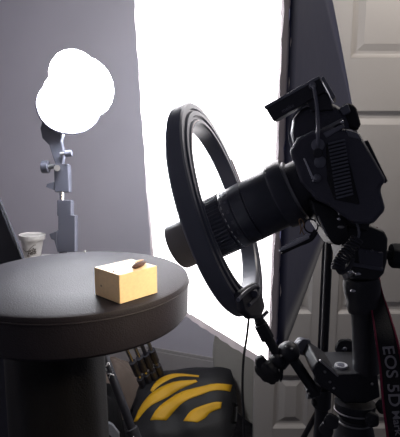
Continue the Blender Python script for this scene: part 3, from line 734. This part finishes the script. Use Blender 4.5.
stripe([(151, 422), (161, 408), (176, 397), (200, 388), (232, 382.5)], [(167, 422), (176, 412), (190, 402), (210, 393), (230, 390)])
stripe([(184, 423), (191, 414), (201, 408), (213, 404), (222, 403)], [(198, 425), (205, 420), (210, 414), (216, 411), (221, 409)])

# folded stand legs behind the table: three bright tubes with black clamps
fs_ = thing('folded_stand', 'folded metal stand legs with black clamps lying behind the striped sandbag', 'stand', V((P(150, 385, 1.75).x, P(150, 385, 1.75).y, 0)))
for k, (xa, ya, xb, yb, m_) in enumerate(((124, 343, 146, 392, 'chrome'), (132, 340, 152, 389, 'chrome'), (139, 338, 158, 386, 'plastic'), (146, 336, 163, 380, 'steel'))):
    a_, b_ = P(xa, ya, 1.86 + .01 * k), P(xb, yb, 2.02 + .01 * k); dd_ = (b_ - a_).normalized()
    MB().cyl(a_ - dd_ * .25, b_ - dd_ * ((b_.z - .010) / dd_.z), .0085).build('tube', m_, fs_)
    for (f0, f1) in ((.36, .62), (.70, .97)):
        MB().cyl(a_.lerp(b_, f0 - .02 * k), a_.lerp(b_, f1 - .02 * k), .0165, seg=10).build('clamp', 'plastic', fs_, bevel=.002)
# strut of a tripod leg with lettering
a_, b_ = P(103, 352, 1.12), P(133, 432, 1.10)
dirl = (b_ - a_).normalized(); top_ = a_ - dirl * .10; 
kk = (0.012 - b_.z) / dirl.z; bot_ = b_ + dirl * kk
tl = thing('monopod', 'slanted black monopod with white lettering under the table rim', 'monopod', bot_ - UP * .012)
MB().cyl(top_, b_, .0105).build('upper_tube', 'tripodm', tl)
MB().cyl(b_ - dirl * .01, b_ + dirl * .03, .015, seg=12).build('leg_lock', 'rubber', tl, bevel=.002)
MB().sphere(b_ + dirl * .008 + D3(0, 0, .014), .003, seg=10).build('rivet', 'chrome', tl)
MB().cyl(b_, bot_, .0085).build('lower_tube', 'tripodm', tl)
tz = D3(.1, 0, 1); tz = (tz - dirl * tz.dot(dirl)).normalized(); ty = tz.cross(dirl); ty = ty
o_ = P(107.2, 362, 1.12) - P(107.2, 362, 1.12) + a_ + dirl * ((P(107.2, 361.5, 1.12) - a_).dot(dirl))
def legtxt(x, y, z):
    ang_ = (y - .0065) / .0105
    return o_ + dirl * x + (tz * math.cos(ang_) + ty * math.sin(ang_)) * (.0107 + z)
textmesh('SLIK', .0205, legtxt, 'lettering', 'white', tl, .0003)

# beige cloth heap / paper behind the table
def heap(name, cx, cy, rx_, ry_, h_, m, label, cat, seed=1, flat=1.0, zb_=0):
    rnd = random.Random(seed); ph = [rnd.random() * 6 for _ in range(6)]; vs = []; fs = []; na, nr_ = 48, 14
    for j in range(nr_ + 1):
        r = j / nr_
        for k in range(na):
            a = 2 * math.pi * k / na; w = 1 + .10 * math.sin(3 * a + ph[0]) + .06 * math.sin(7 * a + ph[1])
            z = h_ * (1 - r ** 3.2) * (1 + .10 * math.sin(4 * a + 5 * r + ph[2]) + .07 * math.sin(9 * a + ph[3]) * r) 
            vs.append(V((cx + math.cos(a) * rx_ * r * w, cy + math.sin(a) * ry_ * r * w, zb_ + max(z, .003))))
    for j in range(nr_):
        for k in range(na): fs.append((j * na + k, j * na + (k + 1) % na, (j + 1) * na + (k + 1) % na, (j + 1) * na + k))
    return tag(MB().add(vs, fs).build(name, m, ang=50, sub=1), label, cat)
c = P(118, 378, 1.95)
heap('cloth_bundle', c.x - .10, 2.10, .20, .13, .24, 'beige', 'rumpled beige cloth bundle on the floor beneath the table', 'cloth', 3)
heap('equipment_bag', -.42, 1.80, .10, .13, .27, 'skirt', 'slumped black fabric bag on the floor left of the striped sandbag', 'bag', 5)
# round pale reflector leaning behind door edge
rc = V((.41, 1.95, .35)); rax = V((-.10, -1, .25)).normalized()
rf = thing('reflector_disc', 'pale grey round collapsible reflector leaning against the door edge', 'reflector', V((rc.x, rc.y, 0)))
MB().lathe(rc, rax, [(0, 0), (.001, .18), (.002, .345), (-.002, .345), (-.001, 0)], 72).build('fabric', 'greycloth', rf)
torus(MB(), rc, rax, .348, .005, 72).build('hoop', 'greycloth', rf)
# pale printed card standing by the monopod's foot
tps = [P(x, y, 1.60) for x, y in ((96, 419), (103, 421), (112, 425), (119, 434))]
cpn = thing('printed_card', 'pale grey card with a black curved stripe low between table base and monopod', 'card', V((tps[1].x, tps[1].y, 0)))
MB().prism(tps + [V((tps[-1].x, tps[-1].y, .001)), V((tps[0].x, tps[0].y, .001))], V((0, .012, 0))).build('sheet', 'greybag', cpn, bevel=.001)
MB().tube(smoothpath([P(x, y, 1.595) for x, y in ((96, 427), (103, 431), (110, 437), (114, 444))], 5), .0045, 6).build('black_stripe', 'nylon', cpn)
